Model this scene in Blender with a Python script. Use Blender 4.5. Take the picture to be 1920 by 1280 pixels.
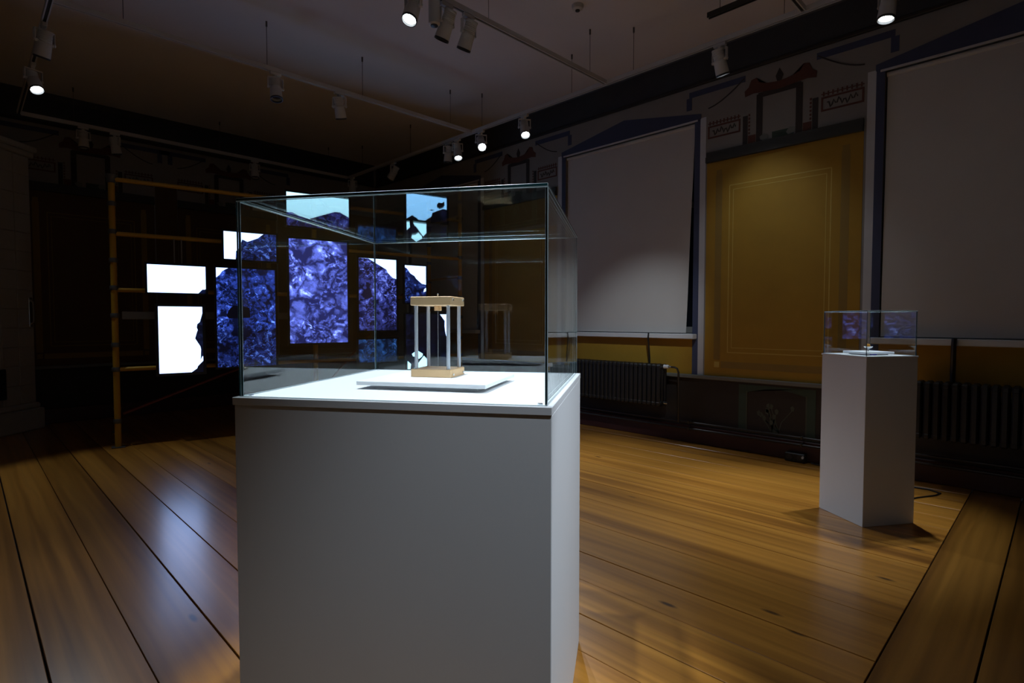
import bpy, bmesh, math, random
from mathutils import Vector, Matrix, Quaternion
for o in list(bpy.data.objects): bpy.data.objects.remove(o, do_unlink=True)
S = bpy.context.scene
COL = S.collection
rad = math.radians
random.seed(7)

# ------------------------------------------------------------------ camera
CAM_H = 1.35
cd = bpy.data.cameras.new('camera'); cam = bpy.data.objects.new('camera', cd); COL.objects.link(cam)
cd.sensor_width = 36; cd.sensor_fit = 'HORIZONTAL'; cd.lens = 1036.3/1920*36; cd.clip_start = .05
cam.location = (0, 0, CAM_H); cam.rotation_euler = (rad(90-2.2), 0, rad(-44.87))
S.camera = cam
# ------------------------------------------------------------------ world, exposure
W = bpy.data.worlds.new('world'); S.world = W; W.use_nodes = True
W.node_tree.nodes['Background'].inputs[0].default_value = (.02, .024, .03, 1)
W.node_tree.nodes['Background'].inputs[1].default_value = .2
S.view_settings.view_transform = 'Standard'; S.view_settings.look = 'None'
S.view_settings.exposure = 0.0; S.view_settings.gamma = 1.0; S.view_settings.use_curve_mapping = False
S.cycles.max_bounces = 8; S.cycles.diffuse_bounces = 3; S.cycles.glossy_bounces = 4; S.cycles.transparent_max_bounces = 12
LIGHT_COL = (.76, .88, 1.0)      # cool white of the track lamps
LIGHT_GAIN = 1.0

# ------------------------------------------------------------------ room dimensions
XR, YF, XL, YN, ZC = 5.70, 9.39, -.60, -1.90, 4.265
ZT = 3.80                        # underside of the lighting tracks

# ------------------------------------------------------------------ helpers
def tag(o, label=None, cat=None, group=None, kind=None):
    if label: o['label'] = label
    if cat: o['category'] = cat
    if group: o['group'] = group
    if kind: o['kind'] = kind
    return o
def empty(name, loc=(0,0,0), rz=0):
    o = bpy.data.objects.new(name, None); COL.objects.link(o)
    o.location = loc; o.rotation_euler = (0,0,rz); o.empty_display_size = .1
    return o
def link(name, me, parent=None, loc=(0,0,0), rot=None):
    o = bpy.data.objects.new(name, me); COL.objects.link(o); o.location = loc
    if rot is not None:
        if isinstance(rot, Quaternion): o.rotation_mode = 'QUATERNION'; o.rotation_quaternion = rot
        else: o.rotation_euler = rot
    if parent: o.parent = parent
    return o
def mesh(name, bm, mats, smooth=False):
    me = bpy.data.meshes.new(name)
    bmesh.ops.recalc_face_normals(bm, faces=bm.faces)
    bm.to_mesh(me); bm.free()
    for m in (mats if isinstance(mats, (list, tuple)) else [mats]): me.materials.append(m)
    if smooth:
        me.shade_smooth()
        me.set_sharp_from_angle(angle=rad(35))
    return me
def obj(name, bm, mats, parent=None, loc=(0,0,0), rot=None, smooth=False):
    return link(name, mesh(name, bm, mats, smooth), parent, loc, rot)
def box(bm, a, b, bev=0, mi=0, seg=1):
    x0,x1 = sorted((a[0],b[0])); y0,y1 = sorted((a[1],b[1])); z0,z1 = sorted((a[2],b[2]))
    r = bmesh.ops.create_cube(bm, size=1); vs = r['verts']
    for v in vs: v.co = Vector((x0+(v.co.x+.5)*(x1-x0), y0+(v.co.y+.5)*(y1-y0), z0+(v.co.z+.5)*(z1-z0)))
    fs = set(f for v in vs for f in v.link_faces)
    for f in fs: f.material_index = mi
    if bev:
        es = list(set(e for v in vs for e in v.link_edges))
        bmesh.ops.bevel(bm, geom=es, offset=bev, segments=seg, affect='EDGES', profile=.5)
    return bm
def B(a, b, bev=0): return box(bmesh.new(), a, b, bev)
def cyl(bm, p, q, r, n=12, r2=None, mi=0):
    p = Vector(p); q = Vector(q); d = q-p; r2 = r if r2 is None else r2
    z = d.normalized(); x = z.orthogonal().normalized(); y = z.cross(x)
    A = [bm.verts.new(p+(x*math.cos(2*math.pi*i/n)+y*math.sin(2*math.pi*i/n))*r) for i in range(n)]
    Bv = [bm.verts.new(q+(x*math.cos(2*math.pi*i/n)+y*math.sin(2*math.pi*i/n))*r2) for i in range(n)]
    for i in range(n): bm.faces.new((A[i],A[(i+1)%n],Bv[(i+1)%n],Bv[i])).material_index = mi
    bm.faces.new(A[::-1]).material_index = mi; bm.faces.new(Bv).material_index = mi
    return bm
def lathe(bm, prof, n=24, mi=0, cap=True):
    rings = [[bm.verts.new((r*math.cos(2*math.pi*i/n), r*math.sin(2*math.pi*i/n), z)) for i in range(n)] for r,z in prof]
    for A,Bv in zip(rings, rings[1:]):
        for i in range(n): bm.faces.new((A[i],A[(i+1)%n],Bv[(i+1)%n],Bv[i])).material_index = mi
    if cap:
        bm.faces.new(rings[0][::-1]).material_index = mi; bm.faces.new(rings[-1]).material_index = mi
    return bm
def tube(bm, pts, r, n=8):
    pts = [Vector(p) for p in pts]; rings = []
    up = None
    for i,p in enumerate(pts):
        t = (pts[min(i+1,len(pts)-1)]-pts[max(i-1,0)]).normalized()
        x = (up - t*up.dot(t)).normalized() if up else t.orthogonal().normalized()
        up = x; y = t.cross(x)
        rings.append([bm.verts.new(p+(x*math.cos(2*math.pi*k/n)+y*math.sin(2*math.pi*k/n))*r) for k in range(n)])
    for A,Bv in zip(rings, rings[1:]):
        for i in range(n): bm.faces.new((A[i],A[(i+1)%n],Bv[(i+1)%n],Bv[i]))
    bm.faces.new(rings[0][::-1]); bm.faces.new(rings[-1])
    return bm
def slabpoly(bm, pts, fn, t0, t1):
    """extruded flat shape: pts (s,z) -> fn(s,z,offset), from offset t0 to t1"""
    a = [bm.verts.new(fn(s,z,t0)) for s,z in pts]; b = [bm.verts.new(fn(s,z,t1)) for s,z in pts]
    n = len(pts)
    f1 = bm.faces.new(a[::-1]); f2 = bm.faces.new(b)
    for i in range(n): bm.faces.new((a[i],a[(i+1)%n],b[(i+1)%n],b[i]))
    bmesh.ops.triangulate(bm, faces=[f1,f2])
    return bm

# ------------------------------------------------------------------ materials
def new_mat(name):
    m = bpy.data.materials.new(name); m.use_nodes = True
    nt = m.node_tree; b = nt.nodes['Principled BSDF']
    return m, nt, b
def N(nt, t, **kw):
    n = nt.nodes.new(t)
    for k,v in kw.items():
        if hasattr(n,k): setattr(n,k,v)
        else: n.inputs[k].default_value = v
    return n
def plain(name, col, rough=.6, metal=0, var=.12, scale=6, bump=0, bscale=60, spec=.5):
    m, nt, b = new_mat(name); L = nt.links.new
    tc = N(nt,'ShaderNodeTexCoord'); nz = N(nt,'ShaderNodeTexNoise', Scale=scale, Detail=5.0)
    L(tc.outputs['Object'], nz.inputs['Vector'])
    mr = N(nt,'ShaderNodeMapRange'); mr.inputs[3].default_value = 1-var; mr.inputs[4].default_value = 1+var
    L(nz.outputs['Fac'], mr.inputs[0])
    mx = N(nt,'ShaderNodeVectorMath', operation='SCALE'); mx.inputs[0].default_value = col
    L(mr.outputs[0], mx.inputs['Scale']); L(mx.outputs[0], b.inputs['Base Color'])
    b.inputs['Roughness'].default_value = rough; b.inputs['Metallic'].default_value = metal
    b.inputs['Specular IOR Level'].default_value = spec
    if bump:
        n2 = N(nt,'ShaderNodeTexNoise', Scale=bscale, Detail=3.0); L(tc.outputs['Object'], n2.inputs['Vector'])
        bp = N(nt,'ShaderNodeBump', Strength=bump, Distance=.004); L(n2.outputs['Fac'], bp.inputs['Height']); L(bp.outputs[0], b.inputs['Normal'])
    return m
def emit(name, col, strength):
    m, nt, b = new_mat(name)
    b.inputs['Base Color'].default_value = (.01,.01,.01,1)
    b.inputs['Emission Color'].default_value = (*col,1); b.inputs['Emission Strength'].default_value = strength
    b.inputs['Roughness'].default_value = .3
    return m
def wood_floor(name='floor_wood', k=1.0):
    m, nt, b = new_mat(name); L = nt.links.new
    tc = N(nt,'ShaderNodeTexCoord'); oi = N(nt,'ShaderNodeObjectInfo')
    sc = N(nt,'ShaderNodeMath', operation='MULTIPLY'); sc.inputs[1].default_value = 173.0; L(oi.outputs['Random'], sc.inputs[0])
    cx = N(nt,'ShaderNodeCombineXYZ'); L(sc.outputs[0], cx.inputs[0]); L(sc.outputs[0], cx.inputs[1])
    ad = N(nt,'ShaderNodeVectorMath', operation='ADD'); L(tc.outputs['Object'], ad.inputs[0]); L(cx.outputs[0], ad.inputs[1])
    def mapped(sx, sy):
        mp = N(nt,'ShaderNodeMapping'); mp.inputs['Scale'].default_value = (sx,sy,1); L(ad.outputs[0], mp.inputs['Vector']); return mp
    m1 = mapped(7.5, .20); n1 = N(nt,'ShaderNodeTexNoise', Scale=1.0, Detail=3.0, Distortion=.35); L(m1.outputs[0], n1.inputs['Vector'])
    m2 = mapped(38, .55); n2 = N(nt,'ShaderNodeTexNoise', Scale=1.0, Detail=5.0, Roughness=.65, Distortion=.4); L(m2.outputs[0], n2.inputs['Vector'])
    # growth-ring figure
    m3 = mapped(1, .10); wv = N(nt,'ShaderNodeTexWave', wave_type='BANDS', bands_direction='X', Scale=5.0, Distortion=9.0, Detail=2.0)
    wv.inputs['Detail Scale'].default_value = 1.2; L(m3.outputs[0], wv.inputs['Vector'])
    r1 = N(nt,'ShaderNodeValToRGB'); e = r1.color_ramp.elements
    e[0].position = .25; e[0].color = (.17,.060,.009,1); e[1].position = .78; e[1].color = (.58,.258,.040,1)
    x = e.new(.5); x.color = (.43,.178,.025,1)
    L(n1.outputs['Fac'], r1.inputs[0])
    def mul(colsock, fac, lo, hi):
        mr = N(nt,'ShaderNodeMapRange'); mr.inputs[3].default_value = lo; mr.inputs[4].default_value = hi; L(fac, mr.inputs[0])
        v = N(nt,'ShaderNodeVectorMath', operation='SCALE'); L(colsock, v.inputs[0]); L(mr.outputs[0], v.inputs['Scale']); return v.outputs[0]
    c = mul(r1.outputs[0], n2.outputs['Fac'], .72, 1.25)
    c = mul(c, wv.outputs['Fac'], .92, 1.05)
    c = mul(c, oi.outputs['Random'], .74*k, 1.18*k)
    # knots
    m4 = mapped(5.0, 1.5); vo = N(nt,'ShaderNodeTexVoronoi', Scale=1.0); L(m4.outputs[0], vo.inputs['Vector'])
    kr = N(nt,'ShaderNodeMapRange'); kr.inputs[1].default_value = .035; kr.inputs[2].default_value = .09; kr.inputs[3].default_value = 1; kr.inputs[4].default_value = 0
    L(vo.outputs['Distance'], kr.inputs[0])
    km = N(nt,'ShaderNodeMix', data_type='RGBA'); L(kr.outputs[0], km.inputs[0]); L(c, km.inputs[6]); km.inputs[7].default_value = (.06,.024,.008,1)
    L(km.outputs[2], b.inputs['Base Color'])
    rr = N(nt,'ShaderNodeMapRange'); rr.inputs[3].default_value = .27; rr.inputs[4].default_value = .36; L(n2.outputs['Fac'], rr.inputs[0]); L(rr.outputs[0], b.inputs['Roughness'])
    bp = N(nt,'ShaderNodeBump', Strength=.10, Distance=.002); L(n2.outputs['Fac'], bp.inputs['Height']); L(bp.outputs[0], b.inputs['Normal'])
    b.inputs['Specular IOR Level'].default_value = .22
    b.inputs['Coat Weight'].default_value = .8; b.inputs['Coat Roughness'].default_value = .22
    return m
def glass(name, tint):
    m, nt, b = new_mat(name); L = nt.links.new; nt.nodes.remove(b)
    out = nt.nodes['Material Output']
    ge = N(nt,'ShaderNodeNewGeometry'); mr = N(nt,'ShaderNodeMapRange'); mr.inputs[3].default_value = 1.5; mr.inputs[4].default_value = 1/1.5
    L(ge.outputs['Backfacing'], mr.inputs[0]); fr = N(nt,'ShaderNodeFresnel'); L(mr.outputs[0], fr.inputs['IOR'])
    nz = N(nt,'ShaderNodeTexNoise', Scale=2.0); tc = N(nt,'ShaderNodeTexCoord'); L(tc.outputs['Object'], nz.inputs['Vector'])
    tr = N(nt,'ShaderNodeBsdfTransparent'); tr.inputs[0].default_value = (*tint,1)
    gl = N(nt,'ShaderNodeBsdfGlossy'); gl.inputs['Roughness'].default_value = 0.0; gl.inputs['Color'].default_value = (.95,1,1,1)
    mx = N(nt,'ShaderNodeMixShader'); L(fr.outputs[0], mx.inputs[0]); L(tr.outputs[0], mx.inputs[1]); L(gl.outputs[0], mx.inputs[2]); L(mx.outputs[0], out.inputs[0])
    return m
def rock(name, lo, mid, hi, scale, strength, dim=None):
    """picture of a rocky slope shown on a screen: UV-driven, emissive"""
    m, nt, b = new_mat(name); L = nt.links.new
    uv = N(nt,'ShaderNodeUVMap'); 
    nz = N(nt,'ShaderNodeTexNoise', Scale=scale*.5, Detail=4.0, Roughness=.6); L(uv.outputs[0], nz.inputs['Vector'])
    wm = N(nt,'ShaderNodeVectorMath', operation='SCALE'); wm.inputs['Scale'].default_value = .42; L(nz.outputs['Color'], wm.inputs[0])
    ad = N(nt,'ShaderNodeVectorMath', operation='ADD'); L(uv.outputs[0], ad.inputs[0]); L(wm.outputs[0], ad.inputs[1])
    vo = N(nt,'ShaderNodeTexVoronoi', Scale=scale, feature='F1', Randomness=1.0); L(ad.outputs[0], vo.inputs['Vector'])
    v2 = N(nt,'ShaderNodeTexVoronoi', Scale=scale*2.6, feature='F1', Randomness=1.0); L(ad.outputs[0], v2.inputs['Vector'])
    n2 = N(nt,'ShaderNodeTexNoise', Scale=scale*.9, Detail=7.0, Roughness=.62, Distortion=2.2); L(ad.outputs[0], n2.inputs['Vector'])
    n3 = N(nt,'ShaderNodeTexNoise', Scale=2.6, Detail=2.0, Distortion=.6); L(uv.outputs[0], n3.inputs['Vector'])
    def mr(sock, a, b2, c, d):
        k = N(nt,'ShaderNodeMapRange'); k.inputs[1].default_value = a; k.inputs[2].default_value = b2; k.inputs[3].default_value = c; k.inputs[4].default_value = d; L(sock, k.inputs[0]); return k.outputs[0]
    def ma(op, a, b2):
        k = N(nt,'ShaderNodeMath', operation=op); L(a, k.inputs[0]); L(b2, k.inputs[1]); return k.outputs[0]
    val = ma('MULTIPLY', mr(vo.outputs['Distance'],.05,.75,1.0,.0), mr(n2.outputs['Fac'],.28,.72,.25,1.25))
    fine = ma('MULTIPLY', mr(v2.outputs['Distance'],.1,.8,1.0,.1), mr(n2.outputs['Fac'],.40,.62,0,1.0))
    mxv = N(nt,'ShaderNodeMix'); L(mr(n3.outputs['Fac'],.42,.58,0,1), mxv.inputs[0]); L(val, mxv.inputs[2]); L(fine, mxv.inputs[3])
    n4 = N(nt,'ShaderNodeTexNoise', Scale=1.9, Detail=1.0); n4.inputs['Vector'].default_value = (0,0,0); L(ad.outputs[0], n4.inputs['Vector'])
    tot = ma('MULTIPLY', mxv.outputs[0], mr(n4.outputs['Fac'],.3,.7,.45,1.5))
    cr = N(nt,'ShaderNodeValToRGB'); e = cr.color_ramp.elements
    e[0].position = .06; e[0].color = (*lo,1); e[1].position = .95; e[1].color = (*hi,1); k = e.new(.40); k.color = (*mid,1)
    L(tot, cr.inputs[0])
    col = cr.outputs[0]
    if dim:      # lower part of the picture is darker
        sp = N(nt,'ShaderNodeSeparateXYZ'); L(uv.outputs[0], sp.inputs[0])
        mr = N(nt,'ShaderNodeMapRange'); mr.inputs[1].default_value = dim[0]; mr.inputs[2].default_value = dim[1]; mr.inputs[3].default_value = dim[2]; mr.inputs[4].default_value = dim[3]; L(sp.outputs[1], mr.inputs[0])
        v = N(nt,'ShaderNodeVectorMath', operation='SCALE'); L(col, v.inputs[0]); L(mr.outputs[0], v.inputs['Scale']); col = v.outputs[0]
    L(col, b.inputs['Emission Color']); b.inputs['Emission Strength'].default_value = strength
    b.inputs['Base Color'].default_value = (.01,.01,.012,1); b.inputs['Roughness'].default_value = .3
    return m

M = {}
M['floor'] = wood_floor()
M['floor_border'] = wood_floor('floor_border_wood', .58)   # older, darker boards of the border
M['gap'] = plain('floor_gap', (.004,.003,.002), .9)
M['ceil'] = plain('ceiling_paint', (.66,.61,.60), .9, var=.05, scale=2)
M['plaster'] = plain('frieze_plaster', (.23,.21,.19), .85, var=.12, scale=4, bump=.1)
M['cornice'] = plain('cornice_paint', (.030,.034,.040), .6, var=.15)
M['cornice_lip'] = plain('cornice_lip_paint', (.012,.010,.009), .6)
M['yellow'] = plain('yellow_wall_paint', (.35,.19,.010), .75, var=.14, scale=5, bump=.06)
M['shaded_yellow'] = plain('shaded_yellow_paint', (.10,.052,.016), .75, var=.14, scale=5)  # far-wall version of the yellow, the room's darkness put into its colour
M['yellow_grey'] = plain('grey_stencil_paint', (.25,.15,.025), .75, var=.1)
M['pale_line'] = plain('pale_line_paint', (.50,.34,.07), .75)
M['blue'] = plain('blue_band_paint', (.045,.054,.105), .75, var=.15)
M['white_band'] = plain('white_band_paint', (.50,.49,.50), .8, var=.08)
M['lintel'] = plain('lintel_paint', (.030,.030,.025), .6)
M['red'] = plain('red_ornament_paint', (.10,.034,.020), .8)
M['umber'] = plain('umber_ornament_paint', (.035,.028,.024), .8)
M['green_orn'] = plain('green_ornament_paint', (.04,.06,.04), .8)
M['wainscot'] = plain('wainscot_paint', (.022,.016,.013), .6, var=.2)
M['green'] = plain('green_panel_paint', (.032,.060,.042), .6)
M['plant'] = plain('painted_plant', (.075,.085,.06), .8)
M['rail'] = plain('dado_rail_paint', (.15,.15,.13), .55)
M['base'] = plain('skirting_paint', (.055,.014,.010), .45, var=.2)
M['sill'] = plain('sill_paint', (.62,.62,.62), .5, var=.05)
M['blind'] = plain('blind_fabric', (.51,.475,.44), .95, var=.05, scale=3, bump=.08, bscale=220)
M['dark_frame'] = plain('window_frame_paint', (.25,.24,.22), .5)
M['night'] = plain('night_pane', (.01,.012,.016), .1)
M['radiator'] = plain('radiator_iron', (.012,.011,.011), .42, var=.2)
M['pipe'] = plain('pipe_iron', (.05,.045,.042), .30, metal=.4)
M['valve'] = plain('valve_white', (.7,.7,.7), .4)
M['chrome'] = plain('bright_metal', (.7,.72,.75), .25, metal=1)
M['plinth'] = plain('plinth_paint', (.70,.70,.71), .55, var=.025, scale=3, bump=.03, bscale=120)
M['board'] = plain('white_board', (.80,.82,.84), .45, var=.02)
M['wood'] = plain('beech_wood', (.80,.52,.27), .5, var=.10, scale=14)
M['alu'] = plain('pale_rod', (.62,.66,.72), .35, metal=.3)
M['scaf'] = plain('yellow_pole_paint', (.46,.25,.012), .38, var=.15, scale=9)
M['collar'] = plain('grey_collar', (.11,.115,.12), .4, metal=.5)
M['beam'] = plain('aluminium_beam', (.22,.22,.22), .45, metal=.4)
M['red_brace'] = plain('red_brace_paint', (.12,.014,.008), .5)
M['bezel'] = plain('black_bezel', (.006,.006,.007), .35)
M['track'] = plain('track_white', (.50,.48,.47), .45, var=.04)
M['lamp'] = plain('lamp_white', (.52,.50,.48), .4, var=.04)
M['lamp_dark'] = plain('lamp_ring_dark', (.03,.03,.032), .3)
M['lens_off'] = plain('lens_off', (.05,.05,.06), .15)
M['lens_on'] = emit('lens_lit', (.86,.95,1), 14)
M['slot'] = plain('track_slot_dark', (.02,.018,.016), .6)
M['stove'] = plain('stove_glaze', (.42,.39,.34), .35, var=.08, scale=3)
M['stove_hole'] = plain('stove_door_iron', (.012,.012,.012), .5)
M['wall_plain'] = plain('plain_wall', (.30,.25,.17), .85)
M['glass'] = glass('case_glass', (.985,.996,.995))
M['glass_edge'] = plain('glass_edge', (.012,.050,.055), .10, var=.1)
M['glass_bevel'] = plain('ground_glass_bevel', (.50,.60,.62), .35, var=.05)
M['orange'] = plain('amber_lump', (.65,.28,.03), .4)
M['blue_print'] = plain('blue_mark', (.02,.03,.7), .5)
M['black'] = plain('black_plastic', (.01,.01,.01), .4)
M['wire'] = plain('steel_wire', (.10,.09,.085), .4, metal=.5)

# ------------------------------------------------------------------ floor
fl = tag(obj('floor', B((XL,YN,-.10),(XR,YF,-.030)), M['gap']), 'wide old pine floorboards with dark gaps', None, kind='structure')
def plank(x0, x1, L0, L1, along='y', g0=.0012, g1=.0012):
    w = x1-x0-g0-g1; ln = L1-L0-.003
    bm = B((-w/2,-ln/2,-.03),(w/2,ln/2,0), .0016)
    cx, cy = (x0+g0+x1-g1)/2, (L0+L1)/2
    z = random.uniform(-.0012,.0)
    if along == 'y': return obj('plank', bm, M['floor'], fl, (cx,cy,z))
    return obj('plank', bm, M['floor_border'], fl, (cy,cx,z), (0,0,rad(90)))
BY = .499
seams = [(-.60,1),(-.33,1),(-.07,1),(.198,4),(.485,1.6),(.753,3.5),(1.022,2.8),(1.27,1),(1.53,1),(1.76,1),(1.985,3),(2.255,.7),(2.53,3),(2.93,.7),(3.33,2.8),(3.705,3.4),(3.93,1.2),(4.20,1),(4.47,2),(4.74,1),(5.00,1.4),(5.26,1),(5.48,1),(5.70,1)]
for (a,ga),(b2,gb) in zip(seams, seams[1:]): plank(a, b2, BY, YF, 'y', .0011*ga, .0011*gb)
ys = [(BY,3.5),(.207,3.4),(-.08,2),(-.37,2),(-.66,1),(-.95,1),(-1.25,1),(-1.57,1),(YN,1)]
for (b2,gb),(a,ga) in zip(ys, ys[1:]): plank(a, b2, XL, XR, 'x', .0011*ga, .0011*gb)

# ------------------------------------------------------------------ ceiling, walls
tag(obj('ceiling', B((XL-.2,YN-.2,ZC),(XR+.35,YF+.2,ZC+.12)), M['ceil']), 'pale flat ceiling', kind='structure')
tag(obj('wall_left', B((XL-.2,YN-.2,0),(XL,YF+.2,ZC)), M['wall_plain']), kind='structure')
tag(obj('wall_near', B((XL,YN-.2,0),(XR,YN,ZC)), M['wall_plain']), kind='structure')
tag(obj('wall_far', B((XL,YF,0),(XR,YF+.2,ZC)), M['plaster']), kind='structure')
wfar = bpy.data.objects['wall_far']
SILL, WTOP, WHW, REC = 1.205, 3.50, .905, .22       # window opening and recess
WINC = [-3.30, .26, 3.815, 7.375]; WINC = [c for c in WINC if c-WHW > YN]
bm = bmesh.new()
edges = [YN]
for c in WINC: edges += [c-WHW, c+WHW]
edges.append(YF)
for i in range(0, len(edges), 2): box(bm, (XR,edges[i],0),(XR+.30,edges[i+1],ZC))
for c in WINC:
    box(bm, (XR,c-WHW,0),(XR+.30,c+WHW,SILL-.06)); box(bm, (XR,c-WHW,WTOP),(XR+.30,c+WHW,ZC))
wr = tag(obj('wall_right', bm, M['plaster']), 'painted window wall with yellow panels between blinds', kind='structure')
def FR(s, z, off): return Vector((XR-off, s, z))
def FF(s, z, off): return Vector((s, YF-off, z))

def paint(wall, fn, name, pts, mat, t=.003, t0=0.0):
    return obj(name, slabpoly(bmesh.new(), pts, fn, t0-.001 if t0 == 0 else t0, t), mat, wall)
def rect(s0, s1, z0, z1): return [(s0,z0),(s1,z0),(s1,z1),(s0,z1)]
def ribbon(pts, w):
    up = [];dn = []
    for i,(s,z) in enumerate(pts):
        a = pts[max(i-1,0)]; b2 = pts[min(i+1,len(pts)-1)]
        dx, dz = b2[0]-a[0], b2[1]-a[1]; l = math.hypot(dx,dz) or 1
        up.append((s-dz/l*w/2, z+dx/l*w/2)); dn.append((s+dz/l*w/2, z-dx/l*w/2))
    return up + dn[::-1]
def pier(wall, fn, c, hw=.725, full=True, sgn=1, field='yellow'):
    """painted pier centred at c: yellow panel, lintel, gateway ornament; sgn mirrors left-right"""
    P = lambda n, pts, m, t=.003, t0=0.0: paint(wall, fn, n, [(c+sgn*s, z) for s,z in pts], m, t, t0)
    P(field+'_panel', rect(-hw,hw,.755,3.02), M['yellow' if field == 'yellow' else 'shaded_yellow'], .003)
    P('lintel_moulding', rect(-hw,hw,3.02,3.075), M['lintel'], .045)
    P('lintel_moulding', rect(-hw,hw,3.078,3.13), M['lintel'], .028)
    for s in (-.59,.59): P('stencil_band', rect(s-.035,s+.035,.93,2.88), M['yellow_grey'], .0036)
    P('stencil_band', rect(-.545,.545,.845,.915), M['yellow_grey'], .0036)
    for (h, z0, z1, w) in ((.475,1.012,2.75,.009),(.435,1.062,2.703,.006)):
        for s in (-h,h): P('frame_line', rect(s-w/2,s+w/2,z0,z1), M['pale_line' if field == 'yellow' else 'yellow_grey'], .0042)  # far-wall lines and rosettes dimmed in colour to stand for missing light
        for z in (z0,z1): P('frame_line', rect(-h,h,z-w/2,z+w/2), M['pale_line' if field == 'yellow' else 'yellow_grey'], .0044)
    for s in (-.59,.59):
        for z in (.88,2.90): P('corner_rosette', rect(s-.028,s+.028,z-.03,z+.03), M['yellow_grey' if field != 'yellow' or z > 2 else 'pale_line'], .0046)
    # frieze ornaments
    for s in (-.185,.185): P('gate_post', rect(s-.03,s+.03,3.135,3.60), M['umber'], .004)
    P('gate_beam', rect(-.20,.20,3.565,3.612), M['umber'], .0045)
    P('gate_roof', [(-.33,3.61),(-.25,3.625),(0,3.60),(.25,3.625),(.33,3.61),(.335,3.665),(.29,3.70),(.27,3.76),(.22,3.77),(.19,3.715),(.12,3.69),(0,3.675),(-.12,3.69),(-.19,3.715),(-.22,3.77),(-.27,3.76),(-.29,3.70),(-.335,3.665)], M['red'], .005)
    P('gate_finial', [(-.02,3.675),(.02,3.675),(.035,3.73),(0,3.80),(-.035,3.73)], M['umber'], .0045)
    for s in (-1,1):
        a, b2 = sorted((s*.375, s*.72))
        for z in (3.285,3.40): P('sign_border', rect(a,b2,z-.008,z+.008), M['red'], .004)
        for q in (a+.008,b2-.008): P('sign_border', rect(q-.008,q+.008,3.285,3.40), M['red'], .0042)
        sq = [(a+.05+i*(b2-a-.1)/18, 3.342+.028*math.sin(i*1.9)+.012*math.sin(i*.7)) for i in range(19)]
        P('sign_scribble', ribbon(sq,.011), M['umber'], .004)
        for i in range(9):
            q = a+.02+i*(b2-a-.04)/8
            P('fence_picket', rect(q-.006,q+.006,3.415,3.455), M['red'], .004)
        P('fence_rail', rect(a,b2,3.43,3.438), M['red'], .0042)
        P('side_post', rect(s*.325-.024,s*.325+.024,3.135,3.42), M['umber'], .004)
        for i in range(6): P('fence_picket', rect(s*.285-.008,s*.285+.008,3.23+i*.036,3.25+i*.036), M['red'], .004)
        a2, b3 = sorted((s*.22,s*.295)); P('red_block', rect(a2,b3,3.135,3.215), M['red'], .0042)
        sw = [(s*(.34+.38*t), 3.80-.02*t-.18*math.sin(t*1.45)**1.0) for t in [i/10 for i in range(11)]]
        P('swag_cord', ribbon(sw,.012), M['umber'], .004)
    P('green_block', rect(-.14,.06,3.135,3.20), M['green_orn'], .0042)
    P('pale_blossom', [(-.155,3.15),(-.09,3.14),(-.07,3.17),(-.10,3.21),(-.15,3.20)], M['rail'], .0046)
    P('pale_blossom', [(.10,3.14),(.17,3.145),(.18,3.18),(.14,3.205),(.10,3.185)], M['rail'], .0046)
    # blue line under the cornice
    for s in (-1,1):
        a, b2 = sorted((s*.33, s*.94)); P('blue_line', rect(a,b2,3.765,3.825), M['blue'], .0035)
        P('blue_line', rect(s*.94-.03,s*.94+.03,3.635,3.765), M['blue'], .0035)
def wside(c):
    """painted window surround and blind parts on the wall itself"""
    P = lambda n, pts, m, t=.003: paint(wr, FR, n, [(c+s, z) for s,z in pts], m, t)
    P('blue_pediment', [(-.975,3.51),(.975,3.51),(.975,3.565),(0,3.742),(-.975,3.565)], M['blue'], .006)
    P('pediment_edge', rect(-.94,.94,3.494,3.512), M['white_band'], .010)
    for s in (-1,1):
        a, b2 = sorted((s*.905, s*.970)); P('blue_band', rect(a,b2,.755,3.51), M['blue'], .004)
        a, b2 = sorted((s*.970, s*1.035)); P('white_band', rect(a,b2,.755,3.52), M['white_band'], .004)
    P('yellow_panel', rect(-.905,.905,.755,SILL-.06), M['yellow'], .003)
for c in (2.04, 5.595): pier(wr, FR, c)
for c in WINC: wside(c)
# dado: rail, wainscot with green panels
paint(wr, FR, 'wainscot_field', rect(YN,YF,.19,.715), M['wainscot'], .004)
obj('dado_rail', B((XR-.045,YN,.715),(XR,YF,.755), .006), M['rail'], wr)
for c in (2.02, 5.60):
    for s in (-1,1):
        a, b2 = sorted((s*.283,s*.365)); paint(wr, FR, 'green_panel', rect(c+a,c+b2,.20,.69), M['green'], .008)
        paint(wr, FR, 'panel_edge', rect(c+s*.283-.006,c+s*.283+.006,.20,.625), M['plant'], .0085)
    arch = [(-.283+.0566*i, .612+.052*math.sin(math.pi*i/10)) for i in range(11)]
    paint(wr, FR, 'green_panel', [(c-.283,.69)]+[(c+s,z) for s,z in arch]+[(c+.283,.69)], M['green'], .008)
    rnd = random.Random(3)
    for i in range(11):
        s0 = c+rnd.uniform(-.06,.06); tip = c+rnd.uniform(-.17,.16); h = rnd.uniform(.30,.50)
        paint(wr, FR, 'painted_stem', ribbon([(s0,.215),((s0*2+tip)/3+.01,.215+(h-.215)*.5),(tip,h)], .008), M['plant'], .006)
        paint(wr, FR, 'painted_leaf', [(tip-.012,h-.01),(tip+.014,h-.004),(tip+.02,h+.03),(tip,h+.045),(tip-.018,h+.025)], M['plant'], .0062)
tag(obj('baseboard_right', B((XR-.030,YN,0),(XR-.0045,YF,.19), .006), M['base']), 'dark red skirting board under the windows', kind='structure')
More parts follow.
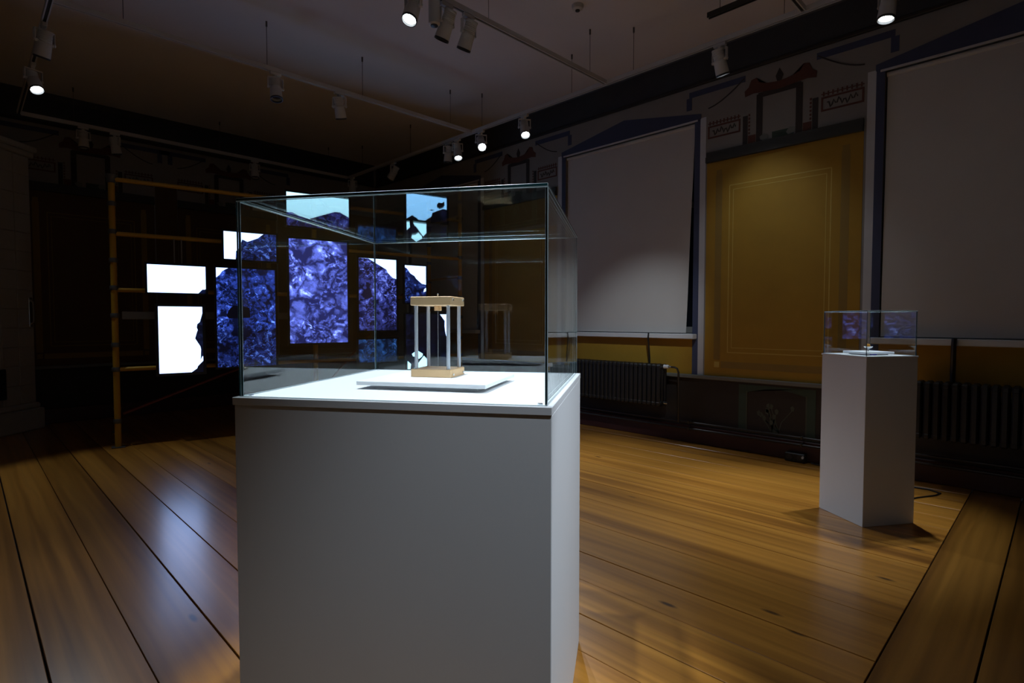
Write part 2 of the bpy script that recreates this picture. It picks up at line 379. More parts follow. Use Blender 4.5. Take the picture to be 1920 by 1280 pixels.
# far wall decoration
paint(wfar, FF, 'wainscot_field', rect(XL,XR,.19,.715), M['wainscot'], .004)
obj('dado_rail', B((XL,YF-.045,.715),(XR,YF,.755), .006), M['rail'], wfar)
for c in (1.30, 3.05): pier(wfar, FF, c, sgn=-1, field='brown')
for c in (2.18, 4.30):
    paint(wfar, FF, 'brown_panel', rect(c-.14,c+.14,.755,3.3) if c < 3 else rect(c-.5,XR-.02,.755,3.3), M['shaded_yellow'], .0028)  # filler panels in the same yellow with shade painted in
tag(obj('baseboard_far', B((XL,YF-.030,0),(XR-.035,YF-.0045,.19), .006), M['base']), 'dark red skirting board of the far wall', kind='structure')
# cornice: dark band with a projecting lower lip
def cornice(name, fn, s0, s1):
    bm = bmesh.new()
    prof = [(0,3.90),(.022,3.90),(.022,4.20),(.07,4.255),(.07,ZC),(0,ZC)]
    a = [bm.verts.new(fn(s0,z,o)) for o,z in prof]; b2 = [bm.verts.new(fn(s1,z,o)) for o,z in prof]
    for i in range(len(prof)): bm.faces.new((a[i],a[(i+1)%len(prof)],b2[(i+1)%len(prof)],b2[i]))
    bm.faces.new(a[::-1]); bm.faces.new(b2)
    o = tag(obj(name, bm, M['cornice']), 'dark blue-grey cornice band under the ceiling', kind='structure')
    bm = bmesh.new(); box(bm, fn(s0,3.868,0), fn(s1,3.90,.04), .006); obj('cornice_lip', bm, M['cornice_lip'], o)
cornice('trim_1', FR, YN, YF); cornice('trim_2', FF, XL, XR-.08)

# ------------------------------------------------------------------ windows, blinds, sills
def window(n, c):
    w = tag(empty('window_%d'%n, (XR+REC, c, SILL)), kind='structure')
    h = WTOP-SILL
    for s in (-1,1): obj('window_frame', B((0,s*WHW,0),(.05,s*(WHW-.07),h), .004), M['dark_frame'], w)
    for z in (0,h*.62,h-.07): obj('window_frame', B((0,-WHW+.07,z),(.05,WHW-.07,z+.07), .004), M['dark_frame'], w)
    obj('mullion', B((.0,-.03,.07),(.05,.03,h-.07), .004), M['dark_frame'], w)
    for s in (-1,1):
        for z0,z1 in ((.07,h*.62),(h*.62+.07,h-.07)):
            a, b2 = sorted((s*.03,s*(WHW-.07))); obj('pane', B((.02,a,z0),(.028,b2,z1)), M['night'], w)
wlab = {.26:'pale roller blind over the near window behind the small plinth', 3.815:'pale roller blind of the middle window with a pool of light on it', 7.375:'dim roller blind of the far window beside the scaffold'}
slab = {.26:'white windowsill behind the small plinth', 3.815:'white windowsill above the middle radiator', 7.375:'white windowsill of the farthest window'}
for i, c in enumerate(WINC):
    window(i+1, c)
    # blind hangs a little in front of the opening's face, its foot slightly narrower at the right
    b = tag(empty('roller_blind', (XR+.03, c, WTOP-.02)), wlab[c], 'blind', 'roller blinds of the window wall')
    k = .065 if c == 3.815 else (.0 if c == .26 else .03)
    nz, ny = 26, 8; bm = bmesh.new(); top, bot = -.03, SILL+.004-(WTOP-.02)
    for side in (0,1):
        g = []
        for i2 in range(nz+1):
            t = i2/nz; z = top+(bot-top)*t; row = []
            for j in range(ny+1):
                y0 = -WHW+.012+k*t; y1 = WHW-.012
                y = y0+(y1-y0)*j/ny
                x = .006*math.sin(t*9+.6*j)*.5 + .004*math.sin(j*1.1+c)-.03*t + side*.0025
                row.append(bm.verts.new((x,y,z)))
            g.append(row)
        for i2 in range(nz):
            for j in range(ny): bm.faces.new((g[i2][j],g[i2][j+1],g[i2+1][j+1],g[i2+1][j]))
    obj('fabric', bm, M['blind'], b, smooth=True)
    obj('roller_tube', cyl(bmesh.new(), (.0,-WHW+.008,-.012),(.0,WHW-.008,-.012), .022, 14), M['blind'], b, smooth=True)
    s = tag(empty('windowsill', (XR, c, SILL-.06)), slab[c], 'windowsill', 'windowsills')
    obj('board', B((-.10,-.96,0),(-.0045,.96,.055), .006), M['sill'], s)
    obj('board_inner', B((-.0045,-WHW+.003,.012),(REC-.004,WHW-.003,.055)), M['sill'], s)

# ------------------------------------------------------------------ radiators with valves and pipes
def section_mesh():
    bm = bmesh.new()
    for x in (-.060,0,.060): box(bm, (x-.022,-.0225,.06),(x+.022,.0225,.47), .010)
    for z in (.035,.445): box(bm, (-.085,-.027,z),(.085,.027,z+.055), .014)
    return mesh('radiator_section', bm, M['radiator'])
SEC = section_mesh()
def radiator(c, n, label, valve):
    r = tag(empty('radiator', (XR-.17, c, .36)), label, 'radiator', 'cast iron radiators')
    p = .0585
    for i in range(n): link('section', SEC, r, (0,(i-(n-1)/2)*p,0))
    e = -(n/2)*p
    for s in (-1,1):
        for z in (.05,.40): obj('wall_bracket', B((.05,s*(n/2-2)*p-.014,z),(.1655,s*(n/2-2)*p+.014,z+.03), .004), M['radiator'], r)
    if valve:
        v = obj('thermostat_valve', cyl(bmesh.new(), (0,e-.002,.475),(0,e-.055,.475), .024, 14, .021), M['valve'], r, smooth=True)
        obj('valve_body', cyl(bmesh.new(), (0,e-.055,.475),(0,e-.09,.475), .014, 10), M['chrome'], v)
        obj('supply_pipe', tube(bmesh.new(), [(0,e-.09,.475),(0,e-.13,.474),(.01,e-.155,.46),(.02,e-.165,.42),(.03,e-.165,.2),(.03,e-.165,-.13)], .011), M['pipe'], r, smooth=True)
        obj('lockshield', cyl(bmesh.new(), (0,e+.0,.07),(0,e-.05,.07), .014, 10), M['chrome'], r)
    return r
radiator(3.80, 22, 'black cast iron radiator under the middle window, white valve on its right end', True)
radiator(.22, 22, 'black cast iron radiator in the dark behind the small plinth', False)
for i, (z, x) in enumerate(((.232,.075),(.165,.085))):
    r = tag(obj('heating_pipe', cyl(bmesh.new(), (XR-x,YN+.02,z),(XR-x,YF-.1,z), .012, 10), M['pipe'], smooth=True),
        ('upper' if i == 0 else 'lower')+' of the two thin dark heating pipes along the skirting', 'pipe', 'heating pipes along the skirting')
    for y in (1.75,2.9,4.9,6.3): obj('pipe_bracket', B((XR-x-.016,y-.01,z-.016),(XR-.0305,y+.01,z+.016), .003), M['pipe'], r)
for (y, w, z0, lab) in ((3.39,.009,.87,'thin dark cord hanging from the middle windowsill'),(.63,.018,.87,'dark cord hanging from the sill above the right radiator')):
    bm = bmesh.new(); tube(bm, [(XR-.104-w,y,1.205),(XR-.108-w,y+.002,1.15),(XR-.09,y+.006,1.02),(XR-.07,y+.010,.93),(XR-.062,y+.008,.78)], w)
    tag(obj('hanging_cord', bm, M['black'], smooth=True), lab, 'cord')
sb = tag(empty('socket_box', (XR-.075, 1.80, 0)), 'black socket box on the floor by the skirting', 'socket')
obj('case', B((-.04,-.09,0),(.04,.09,.085), .008), M['black'], sb)
for y in (-.045,.045): obj('socket_face', cyl(bmesh.new(), (-.0405,y,.045),(-.046,y,.045), .026, 14), M['lamp_dark'], sb)
obj('plug', cyl(bmesh.new(), (-.04,-.075,.06),(-.075,-.082,.06), .011, 10), M['valve'], sb)
tag(obj('power_cable', tube(bmesh.new(), [(4.66,.92,.006),(4.85,.86,.006),(5.10,.77,.006),(5.27,.68,.006),(5.36,.66,.006),(5.415,.74,.006),(5.40,.92,.006),(5.45,1.10,.006),(5.55,1.4,.006),(5.61,1.66,.012)], .006), M['black'], smooth=True), 'black power cable looping on the floor behind the small plinth', 'cable')

# ------------------------------------------------------------------ corner stove
A45 = rad(45)
st = tag(empty('tiled_stove', (.275, 8.625, 0), A45), 'tall pale stove with stepped base in the dark left corner', 'stove')
obj('base', B((-.63,.0,0),(.63,.40,.26), .012), M['stove'], st)
obj('base', B((-.60,.015,.26),(.60,.40,.33), .02), M['stove'], st)
bdy = obj('body', B((-.555,.05,.33),(.555,.40,3.34)), M['stove'], st)
for i in range(5):
    for j in range(13):
        obj('tile', B((-.55+i*.22,.036,.335+j*.231),(-.55+i*.22+.214,.051,.335+j*.231+.225), .004), M['stove'], bdy)
obj('cornice', B((-.60,.01,3.34),(.60,.40,3.41), .012), M['stove'], st)
obj('cornice', B((-.63,-.01,3.41),(.63,.40,3.48), .015), M['stove'], st)
dr = obj('fire_door', B((-.30,.0,.42),(.12,.04,.78), .01), M['stove_hole'], st)
hd = obj('brass_handle', tube(bmesh.new(), [(.50,.03,1.30),(.50,-.005,1.33),(.50,-.01,1.45),(.50,-.005,1.57),(.50,.03,1.60)], .012), M['chrome'], st, smooth=True)
obj('handle_plate', B((.475,.025,1.27),(.525,.037,1.63), .004), M['chrome'], st)

# ------------------------------------------------------------------ lighting tracks
def track(label, p, q, wires, mat='track'):
    p = Vector((*p,ZT)); q = Vector((*q,ZT)); d = (q-p).normalized(); L = (q-p).length
    t = tag(empty('lighting_track', p, math.atan2(d.y,d.x)), label, 'lighting track', 'suspended lighting tracks')
    bm = bmesh.new()
    box(bm, (0,-.020,.028),(L,.020,.040)); box(bm, (0,-.020,0),(L,-.011,.028)); box(bm, (0,.011,0),(L,.020,.028))
    obj('rail', bm, M[mat], t)
    obj('slot', B((.002,-.011,.010),(L-.002,.011,.027)), M['slot'], t)
    for w in wires:
        bm = bmesh.new(); cyl(bm, (w,0,.040),(w,0,ZC-ZT), .0028, 6)
        k = obj('suspension_wire', bm, M['wire'], t)
        obj('ceiling_anchor', cyl(bmesh.new(), (w,0,ZC-ZT-.05),(w,0,ZC-ZT), .009, 10), M['wire'], k)
TX, TL = 4.83, .55
track('long white track running below the window wall cornice', (TX,-1.5), (TX,8.86), [1.2,3.2,4.63,5.42,6.9,8.5,9.9])
track('white track along the left side of the ceiling', (TL,-1.5), (TL,8.86), [1.2,4.2,7.4])
track('farthest white cross track near the far wall', (TL+.02,8.88), (TX-.02,8.88), [.5,2.2,3.9])
track('middle white cross track over the scaffold front', (TL+.02,5.60), (TX-.02,5.60), [.45,1.62,2.66,3.9])
track('white cross track above the big showcase', (TL+.02,3.46), (TX-.02,3.46), [1.0,2.6,3.98])
track('nearest white cross track, its end showing at the top right', (TL+.02,1.55), (TX-.02,1.55), [.8,2.4,3.9])
track('cross track behind the viewpoint', (TL+.02,-.50), (TX-.02,-.50), [.8,2.4,3.9])
track('short dark track piece beside the right track', (4.37,2.13), (4.37,1.60), [.1], 'slot')

# ------------------------------------------------------------------ track spotlights
def lamp_meshes():
    d = {}
    d['adapter'] = mesh('adapter', box(B((-.055,-.017,-.030),(.055,.017,.0), .003), (-.014,-.014,-.052),(.014,.014,-.030)), M['lamp'])
    bm = bmesh.new()
    box(bm, (-.074,-.016,-.062),(.074,.016,-.052), .003)
    for s in (-1,1): box(bm, (s*.066,-.016,-.165),(s*.074,.016,-.062), .003)
    d['yoke'] = mesh('yoke', bm, M['lamp'])
    prof = [(.030,.098),(.046,.098),(.050,.090)]
    for i in range(7): z = .082-i*.012; prof += [(.050,z),(.046,z-.003),(.046,z-.008),(.050,z-.010)]
    prof += [(.052,-.005),(.054,-.03),(.058,-.10),(.058,-.112),(.051,-.112),(.049,-.088),(.001,-.088)]
    d['head'] = mesh('head', lathe(bmesh.new(), prof, 28), M['lamp'], True)
    d['ring'] = mesh('ring', lathe(bmesh.new(), [(.0525,-.1125),(.0585,-.1125),(.0585,-.128),(.0525,-.128),(.0525,-.1125)], 28, cap=False), M['lamp_dark'], True)
    d['lens_on'] = mesh('lens', lathe(bmesh.new(), [(.001,-.089),(.040,-.089),(.040,-.094),(.001,-.097)], 28), M['lens_on'], True)
    d['lens_off'] = mesh('lens', lathe(bmesh.new(), [(.001,-.089),(.046,-.089),(.046,-.092),(.001,-.094)], 28), M['lens_off'], True)
    d['pivot'] = mesh('pivot', cyl(bmesh.new(), (-.079,0,-.150),(.079,0,-.150), .012, 12), M['lamp'])
    return d
LM = lamp_meshes()
def spotlight(label, x, y, target, lit=False, power=0, angle=40, blend=.6, along='y', lens=None, col=None):
    r = tag(empty('track_spotlight', (x,y,ZT)), label, 'spotlight', 'white track spotlights')
    piv = Vector((x,y,ZT-.150)); a = (Vector(target)-piv).normalized()
    yaw = math.atan2(a.y,a.x)-math.pi/2
    link('adapter', LM['adapter'], r, (0,0,0), (0,0,rad(90) if along == 'y' else 0))
    k = link('yoke', LM['yoke'], r, (0,0,0), (0,0,yaw)); link('pivot', LM['pivot'], k)
    q = a.to_track_quat('-Z','Y')
    # keep the head's local X on the yoke axis
    xax = Vector((math.cos(yaw),math.sin(yaw),0)); zax = -a; yax = zax.cross(xax).normalized(); xax = yax.cross(zax).normalized()
    q = Matrix((xax,yax,zax)).transposed().to_quaternion()
    h = link('head', LM['head'], r, (0,0,-.150), q)
    link('front_ring', LM['ring'], h)
    on = lit if lens is None else lens
    link('lens', LM['lens_on' if on else 'lens_off'], h)
    if lit:
        ld = bpy.data.lights.new('spot_beam','SPOT'); ld.energy = power*LIGHT_GAIN; ld.color = col or LIGHT_COL
        ld.spot_size = rad(angle); ld.spot_blend = blend; ld.shadow_soft_size = .035
        lo = bpy.data.objects.new('spot_beam', ld); COL.objects.link(lo); lo.parent = h; lo.location = (0,0,-.135)
    return r
# right-hand track
spotlight('lit spotlight hanging at the top right above the small plinth', TX, .98, (4.28,1.25,0), True, 290, 45, .8)
spotlight('spotlight turned to the lit yellow wall panel', TX, 2.24, (XR,2.05,1.45), True, 22, 76, 1.0)
spotlight('lit spotlight alone on the right track left of the middle window', TX, 4.64, (3.7,3.0,0), True, 320, 60, .8)
spotlight('lit spotlight where the middle cross track meets the right track', TX, 5.42, (2.9,2.4,0), True, 330, 56, .9)
spotlight('lit spotlight right of its unlit twin beyond the track junction', TX, 5.90, (4.2,4.6,0), True, 45, 50, .8)
spotlight('unlit spotlight left of the lit one beyond the track junction', TX, 6.10, (4.9,6.5,0))
spotlight('unlit spotlight farther down the right track beyond the pair', TX, 7.46, (4.2,9.3,1.2))
spotlight('unlit spotlight in the far corner of the tracks', TX, 8.74, (5.0,9.3,0))
# cross track above the big case
spotlight('lit spotlight leftmost of the top centre group', 2.42, 3.46, (.9,3.0,0), True, 80, 48, .95, 'x')
spotlight('back-turned spotlight between the cylinder and the next spotlight, top centre', 2.73, 3.46, (2.42,5.3,0), along='x')
spotlight('rightmost of the back-turned spotlights at the top centre', 2.95, 3.46, (2.84,5.4,0), along='x')
dt = tag(empty('ceiling_sensor', (2.61,3.46,ZT)), 'white cylinder fixture with a dark recessed underside among top centre spotlights', 'sensor')
obj('housing', lathe(bmesh.new(), [(.030,-.0005),(.040,-.005),(.043,-.02),(.043,-.20),(.030,-.21)], 28), M['lamp'], dt, smooth=True)
obj('recess', lathe(bmesh.new(), [(.028,-.2105),(.028,-.216),(.012,-.218)], 24), M['lamp_dark'], dt, smooth=True)
# middle cross track
spotlight('unlit spotlight on the middle cross track, left of two', 2.27, 5.60, (2.2,5.0,1.0), along='x')
spotlight('unlit spotlight on the middle cross track, right of two', 2.95, 5.60, (3.7,6.3,1.4), along='x')
# far cross track
spotlight('leftmost dim spotlight on the farthest cross track', 1.16, 8.88, (1.2,8.6,0), along='x')
spotlight('second dim spotlight from the left on the farthest cross track', 1.49, 8.88, (1.9,9.2,1.6), along='x')
spotlight('rightmost dim spotlight on the farthest cross track, above the scaffold', 3.26, 8.88, (3.2,8.2,0), along='x')
# left track
spotlight('lit spotlight at the far left below the corner of the tracks', TL, 7.05, (1.25,5.1,0), True, 85, 66, .35)
spotlight('unlit spotlight at the far left above the lit one', TL, 6.05, (.1,7.2,.5))
# two more on the nearest cross track, above the picture's edge
spotlight('spotlight on the nearest cross track aimed at the middle blind', 3.10, 1.55, (XR,3.75,1.00), True, 200, 30, 1.0, 'x')
spotlight('spotlight on the track behind the viewpoint aimed at the big plinth', 3.00, -.50, (1.45,1.22,.65), True, 380, 26, .7, 'x')
spotlight('spotlight right above the big showcase', 1.10, 1.55, (1.19,1.53,1.12), True, 470, 37, .5, 'x')
spotlight('spotlight above the viewpoint aimed at the front of the big plinth', .90, -.50, (1.08,.93,.98), True, 165, 33, 1.0, 'x')
sd = tag(empty('smoke_detector', (4.126,3.283,ZC)), 'round white smoke detector on the ceiling', 'smoke detector')
obj('housing', lathe(bmesh.new(), [(.055,0),(.055,-.015),(.048,-.035),(.025,-.045)], 28), M['lamp'], sd, smooth=True)
obj('sensor_grille', lathe(bmesh.new(), [(.022,-.0455),(.020,-.055),(.008,-.057)], 20), M['lamp_dark'], sd, smooth=True)

# ------------------------------------------------------------------ scaffold
P0 = Vector((1.149,7.096,0)); DD = Vector((.161,.987,0)).normalized(); EE = Vector((DD.y,-DD.x,0))
SA = math.atan2(EE.y,EE.x)
sf = tag(empty('scaffold', P0, SA), 'yellow pole scaffold carrying the screens', 'scaffold')   # local x along front, y to the back
SW, SD, SH = 4.20, 1.0, 2.86
R0 = .030
colm = mesh('collar', lathe(bmesh.new(), [(.0305,-.024),(.037,-.024),(.040,-.012),(.040,.012),(.037,.024),(.0305,.024)], 18, cap=False), M['collar'], True)
capm = mesh('cap', lathe(bmesh.new(), [(.034,-.075),(.040,-.07),(.040,-.03),(.050,-.015),(.054,.012),(.010,.014)], 18), M['collar'], True)
for x in (0, 2.09, SW):
    for y in ((0,SD) if x != 2.09 else (.06,)):
        bm = bmesh.new(); cyl(bm, (x,y,0),(x,y,SH), R0, 16); pt = obj('post', bm, M['scaf'], sf, smooth=True)
        link('cap', capm, pt, (x,y,SH))
        for z in (.28,.83,1.09,1.40,1.69,1.98,2.28,2.57): link('collar', colm, pt, (x,y,z))
        obj('foot_plate', B((x-.06,y-.06,0),(x+.06,y+.06,.008)), M['collar'], pt)
for z in (2.825,2.26,1.67,.83):
    for y in (0,):
        for a,b2 in ((0,SW),):
            obj('crossbar', cyl(bmesh.new(), (a+R0,y,z),(b2-R0,y,z), .023, 14), M['scaf'], sf, smooth=True)
for x in (0, SW):
    for z in (.48,1.07,1.53,2.0,2.6): obj('rung', cyl(bmesh.new(), (x,R0,z),(x,SD-R0,z), .020, 12), M['scaf'], sf, smooth=True)
obj('beam', B((.06,.04,1.36),(2.0,.075,1.445), .004), M['beam'], sf)
obj('brace', cyl(bmesh.new(), (.05,.035,.35),(1.30,.035,.82), .016, 10), M['red_brace'], sf, smooth=True)
obj('brace', cyl(bmesh.new(), (2.2,.35,.35),(SW-.1,.95,2.2), .014, 10), M['red_brace'], sf, smooth=True)

# ------------------------------------------------------------------ screens
SKYW = emit('screen_sky_white', (.37,.54,1.0), 3.6)
SKYC = emit('screen_sky_cyan', (.42,.80,1.0), 2.2)
SKYB = emit('screen_sky_blue', (.25,.58,1.0), 2.0)
RB = rock('screen_rock_bright', (.006,.008,.05), (.075,.105,.48), (.45,.62,1.5), 6.0, 3.1, (0,.3,.65,1.0))
RM = rock('screen_rock_blue', (.001,.002,.012), (.015,.035,.24), (.20,.40,1.4), 10.0, 2.4, (.42,.55,.28,1.0))
RP = rock('screen_rock_violet', (.003,.003,.016), (.035,.045,.25), (.22,.30,1.0), 9.0, 1.8, (0,.2,.7,1.0))
RD = rock('screen_rock_dusk', (.001,.002,.009), (.006,.012,.060), (.03,.07,.26), 8.0, 1.0)
RN = rock('screen_rock_night', (.0008,.001,.004), (.0025,.004,.018), (.010,.016,.06), 6.0, 1.0)
RG = rock('screen_rock_teal', (.001,.004,.015), (.012,.05,.18), (.06,.20,.60), 9.0, 1.3)
BLK = emit('screen_black', (.001,.001,.004), 1.0)
def screen(label, x0, x1, z0, z1, layers, off=.10, bez=.022, rods=None):
    """layers: list of (material, polygon in screen units 0..1)"""
    w, h = x1-x0, z1-z0
    o = P0+EE*((x0+x1)/2)-DD*off
    r = tag(empty('display_screen', (o.x,o.y,z0), SA), label, 'screen', 'screens hung on the scaffold')
    obj('casing', B((-w/2-bez*.6,.012,-bez*.6),(w/2+bez*.6,.055,h+bez*.6), .006), M['bezel'], r)
    bm = bmesh.new()
    for (a,b2) in (((-w/2-bez,-.004,-bez),(-w/2,.014,h+bez)),((w/2,-.004,-bez),(w/2+bez,.014,h+bez)),((-w/2,-.004,-bez),(w/2,.014,0)),((-w/2,-.004,h),(w/2,.014,h+bez))): box(bm, a, b2)
    obj('bezel', bm, M['bezel'], r)
    bm = bmesh.new(); uvl = bm.loops.layers.uv.new('UVMap'); mats = []
    for i,(m,pts) in enumerate(layers):
        if m not in mats: mats.append(m)
        vs = [bm.verts.new((-w/2+u*w, .010-.0006*i, v*h)) for u,v in pts]
        f = bm.faces.new(vs); f.material_index = mats.index(m)
        for lp in f.loops: lp[uvl].uv = ((lp.vert.co.x+w/2)/.9+x0, lp.vert.co.z/.9)
        bmesh.ops.triangulate(bm, faces=[f])
    # a thin back sheet so the picture is a solid panel
    box(bm, (-w/2,.0102,0),(w/2,.0118,h), mi=0)
    me = bpy.data.meshes.new('picture')
    for f in bm.faces:
        if f.normal.y > .5 and f.calc_center_median().y < .0101: f.normal_flip()
    bm.to_mesh(me); bm.free()
    for m in mats: me.materials.append(m)
    link('picture', me, r)
    obj('mount_bracket', B((-.06,.055,h*.35),(.06,.072,h*.65)), M['collar'], r)
    if rods:
        for q in rods: obj('hanger_rod', cyl(bmesh.new(), (q,.035,h+bez*.6),(q,.035,rods[q]-z0), .007, 8), M['beam'], r)
    return r
FULL = [(0,0),(1,0),(1,1),(0,1)]
def px(pts, x0, x1, t0, t1, b0, b1):
    """traced outline (image units of the picture) to screen units"""
    o = []
    for x,y in pts:
        u = (x-x0)/(x1-x0); t = t0+(t1-t0)*u; b2 = b0+(b1-b0)*u
        o.append((min(max(u,0),1), min(max(1-(y-t)/(b2-t),0),1)))
    return o
screen('small wide screen showing blank white sky, upper of the two at the left', .29,.84,1.65,1.95,
    [(SKYW,FULL),(RD,[(.866,0),(.92,.10),(.94,.15),(.98,.15),(1,.17),(1,0)])], rods={-.02:2.24,.05:2.24})
screen('upright white screen with a dark rock edge on its right side, lower left', .38,.80,.77,1.50,
    [(SKYW,FULL),(RN,px([(668,600),(640,690),(610,715),(605,750),(615,775),(605,800),(610,835),(585,865),(610,905),(640,950),(650,1000),(648,1060),(640,1100),(658,1060),(668,1056)],203,668,523,530,1230,1222)),
     (RN,px([(668,1105),(610,1160),(600,1185),(570,1212),(540,1230),(668,1232)],203,668,523,530,1230,1222))], bez=.03)
screen('small wide screen, white sky left and jagged rocks right', 1.03,1.595,2.055,2.37,
    [(SKYW,FULL),(RM,px([(180,303),(190,275),(185,230),(200,215),(215,240),(235,200),(250,170),(240,130),(260,145),(285,150),(330,150),(375,120),(420,95),(425,80),(538,90),(538,316)],82,538,57,95,298,315))])
screen('large upright screen of blue rocks with a white top left corner', .945,1.575,.81,1.95,
    [(SKYW,FULL),(RM,[(0,.90),(.06,.93),(.10,.965),(.15,.985),(.20,1),(1,1),(1,0),(0,0)]),(BLK,[(.20,.49),(.56,.50),(.55,.60),(.42,.625),(.27,.62),(.20,.58),(.16,.52)])])
screen('wide top screen, pale sky over a rocky ridge', 1.72,2.49,2.505,2.91,
    [(SKYC,FULL),(RP,px([(40,290),(100,292),(180,330),(235,372),(265,355),(290,378),(340,382),(395,345),(430,345),(520,300),(580,278),(640,283),(700,315),(745,340),(745,491),(40,441)],40,745,60,135,440,490))])
screen('largest upright screen in the middle filled with bright blue rocks', 1.74,2.46,1.065,2.35, [(RB,FULL)])
screen('upright screen of violet rocks with a white top right corner', 2.61,3.14,1.215,2.17,
    [(SKYW,FULL),(RP,px([(130,276),(150,295),(190,320),(240,350),(275,365),(285,390),(283,410),(310,420),(325,430),(355,440),(355,851),(52,851),(52,270)],52,355,270,290,850,850))])
screen('low wide screen of teal rocks below the violet one', 2.60,3.14,.79,1.095, [(RG,FULL)])
TB = (1390,1845,70,130,408,444)
screen('top right wide screen, blue sky with a floating dark rock', 3.295,3.93,2.75,3.105,
    [(SKYB,FULL),(RN,px([(1596,425),(1620,410),(1665,390),(1680,320),(1730,295),(1800,265),(1845,275),(1845,445),(1596,426)],*TB)),
     (RN,px([(1390,422),(1430,400),(1455,360),(1480,390),(1510,400),(1522,419),(1390,409)],*TB)),
     (RN,px([(1735,250),(1730,215),(1750,185),(1790,190),(1815,170),(1820,220),(1800,250),(1760,265)],*TB)),
     (RN,px([(1640,286),(1670,276),(1705,284),(1670,292)],*TB))])
screen('small upright screen with rocks and white sky, right of the violet one', 3.265,3.59,1.59,2.11,
    [(SKYW,FULL),(RM,px([(103,110),(130,130),(160,175),(200,200),(230,250),(270,275),(313,285),(313,472),(103,472)],103,313,93,103,470,470)),
     (SKYW,px([(288,360),(295,330),(313,315),(313,350)],103,313,93,103,470,470))])
screen('dark screen behind the pendulum model with a white patch at its foot', 3.275,3.925,.67,1.435,
    [(RN,FULL),(SKYW,px([(455,583),(528,583),(528,800),(520,800),(510,760),(503,700),(505,650),(490,610)],105,528,580,585,1150,1110)),
     (SKYC,px([(165,990),(215,950),(275,985),(270,1010),(235,1040),(210,1020),(175,1015)],105,528,580,585,1150,1110)),
     (SKYC,px([(122,1065),(155,1095),(150,1150),(122,1150)],105,528,580,585,1150,1110)),(SKYC,px([(185,1145),(200,1112),(240,1082),(285,1005),(318,1040),(318,1132)],105,528,580,585,1150,1110))])

# ------------------------------------------------------------------ plinths and glass cases
def plinth(name, c, th, s, zt, label, cat='plinth', lip=.022):
    r = tag(empty(name, (c[0],c[1],0), th), label, cat)
    h = s/2
    obj('body', B((-h+.004,-h+.004,0),(h-.0005,h-.004,zt-lip), .002), M['plinth'], r)
    obj('top_board', B((-h,-h,zt-lip),(h,h,zt), .0015), M['plinth'], r)
    return r
def case(name, c, th, s, z0, z1, t, label):
    r = tag(empty(name, (c[0],c[1],z0), th), label, 'glass case')
    h = s/2; H = z1-z0
    def pane(n, a, b2):
        bm = B(a, b2, .0009 if s > .5 else .0007); bm.faces.ensure_lookup_table()
        dims = [abs(b2[i]-a[i]) for i in range(3)]; ax = dims.index(min(dims))
        bm.normal_update()
        for f in bm.faces: f.material_index = 0 if abs(f.normal[ax]) > .9 else (1 if max(abs(c) for c in f.normal) > .9 else 2)
        obj(n, bm, [M['glass'],M['glass_edge'],M['glass_bevel']], r)
    e = .0006
    pane('pane', (-h,-h,.0005),(h,-h+t,H-t-e)); pane('pane', (-h,h-t,.0005),(h,h,H-t-e))
    pane('pane', (-h,-h+t+e,.0005),(-h+t,h-t-e,H-t-e)); pane('pane', (h-t,-h+t+e,.0005),(h,h-t-e,H-t-e))
    pane('lid', (-h,-h,H-t),(h,h,H))
    for sx in (-1,1):
        for sy in (-1,1):
            k = .012 if s > .5 else .007
            obj('corner_clip', cyl(bmesh.new(), (sx*(h-t-k-.002),sy*(h-t-k-.002),0),(sx*(h-t-k-.002),sy*(h-t-k-.002),.004), k*.6, 12), M['chrome'], r)
    return r
BC, BTH, BZ = (1.176,1.546), rad(-56.35), 1.131
plinth('plinth', BC, BTH, .917, BZ, 'big white square plinth in the foreground')
case('glass_case', BC, BTH, .890, BZ, 1.695, .008, 'large glass showcase on the big foreground plinth')
SC, STH, SZ = (4.400,.959), rad(-34.28), 1.116
plinth('plinth', SC, STH, .397, SZ, 'small white square plinth standing near the window wall', lip=.012)
case('glass_case', SC, STH, .380, SZ, 1.413, .005, 'small glass showcase on the narrow plinth at the right')

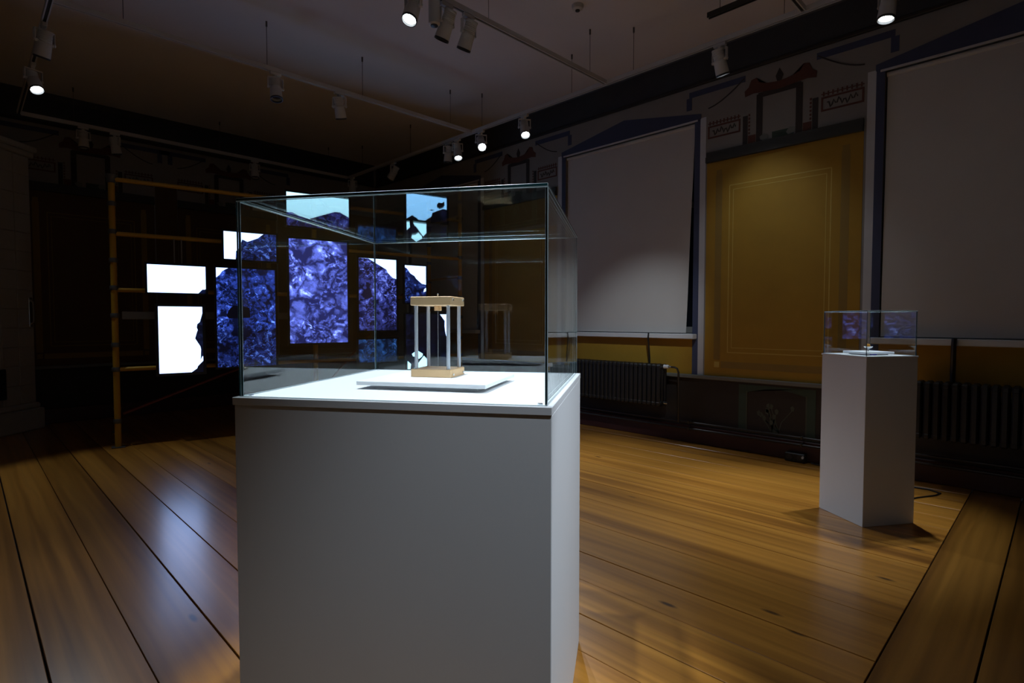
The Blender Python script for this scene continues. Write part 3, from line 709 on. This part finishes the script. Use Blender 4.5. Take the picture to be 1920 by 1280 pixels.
# white board and pendulum model in the big case
ath = rad(-59); ux, uy = Vector((math.cos(ath),math.sin(ath),0)), Vector((-math.sin(ath),math.cos(ath),0))
zb = BZ+.026
flc = Vector((.885,1.592,0)); bw, bd = .43, .36
bc = flc+ux*bw/2+uy*bd/2
bo = tag(empty('display_board', (bc.x,bc.y,BZ), ath), 'thin white board under the wooden pendulum model', 'board')
obj('board', B((-bw/2,-bd/2,.013),(bw/2,bd/2,.026), .0012), M['board'], bo)
obj('riser', B((-bw/2+.04,-bd/2+.04,0),(bw/2-.04,bd/2-.04,.013)), M['board'], bo)
pc = Vector((1.085,1.583,0))*.995+ux*.074+uy*.068
pm = tag(empty('pendulum_model', (pc.x,pc.y,zb), ath), 'small wooden pendulum frame with four pale rods', 'model')
obj('base', B((-.073,-.068,0),(.073,.068,.027), .002), M['wood'], pm)
obj('top_block', B((-.073,-.068,.243),(.073,.068,.273), .002), M['wood'], pm)
for sx in (-1,1):
    for sy in (-1,1):
        obj('rod', cyl(bmesh.new(), (sx*.058,sy*.053,.027),(sx*.058,sy*.053,.243), .0062, 14), M['alu'], pm, smooth=True)
    for z in (.010,.262): obj('screw_head', cyl(bmesh.new(), (.073,sx*.05,z),(.0765,sx*.05,z), .004, 10), M['chrome'], pm)
obj('string_holder', B((-.010,-.010,.226),(.010,.010,.243), .001), M['wood'], pm)
obj('string', cyl(bmesh.new(), (0,0,.030),(0,0,.226), .0008, 6), M['alu'], pm)
obj('pin', lathe(bmesh.new(), [(.0015,.273),(.0015,.279),(.003,.281),(.003,.284),(.001,.286)], 10), M['chrome'], pm)
# small exhibit
sm = tag(empty('display_board', (SC[0],SC[1],SZ), STH), 'small white board with blue marks in the small showcase', 'board')
obj('board', B((-.11,-.10,.008),(.11,.10,.022), .001), M['board'], sm)
obj('riser', B((-.085,-.075,0),(.085,.075,.008)), M['board'], sm)
obj('blue_tab', B((-.06,-.092,.001),(-.02,-.076,.007)), M['blue_print'], sm)
ex = tag(empty('small_dish', (SC[0],SC[1],SZ+.022), STH), 'tiny white dish on a stem in the small showcase', 'dish')
obj('stem', cyl(bmesh.new(), (0,0,0),(0,0,.018), .004, 10), M['board'], ex)
obj('bowl', lathe(bmesh.new(), [(.006,.018),(.018,.022),(.028,.032),(.024,.032),(.014,.025),(.001,.024)], 20), M['board'], ex, smooth=True)
bm = bmesh.new(); bmesh.ops.create_icosphere(bm, subdivisions=2, radius=.0125)
rr = random.Random(5)
for v in bm.verts: v.co *= rr.uniform(.85,1.12); v.co.z *= 1.1
am = tag(obj('amber_lump', bm, M['orange'], None, (SC[0],SC[1],SZ+.022+.0375), smooth=True), 'small orange lump resting in the tiny dish', 'lump')
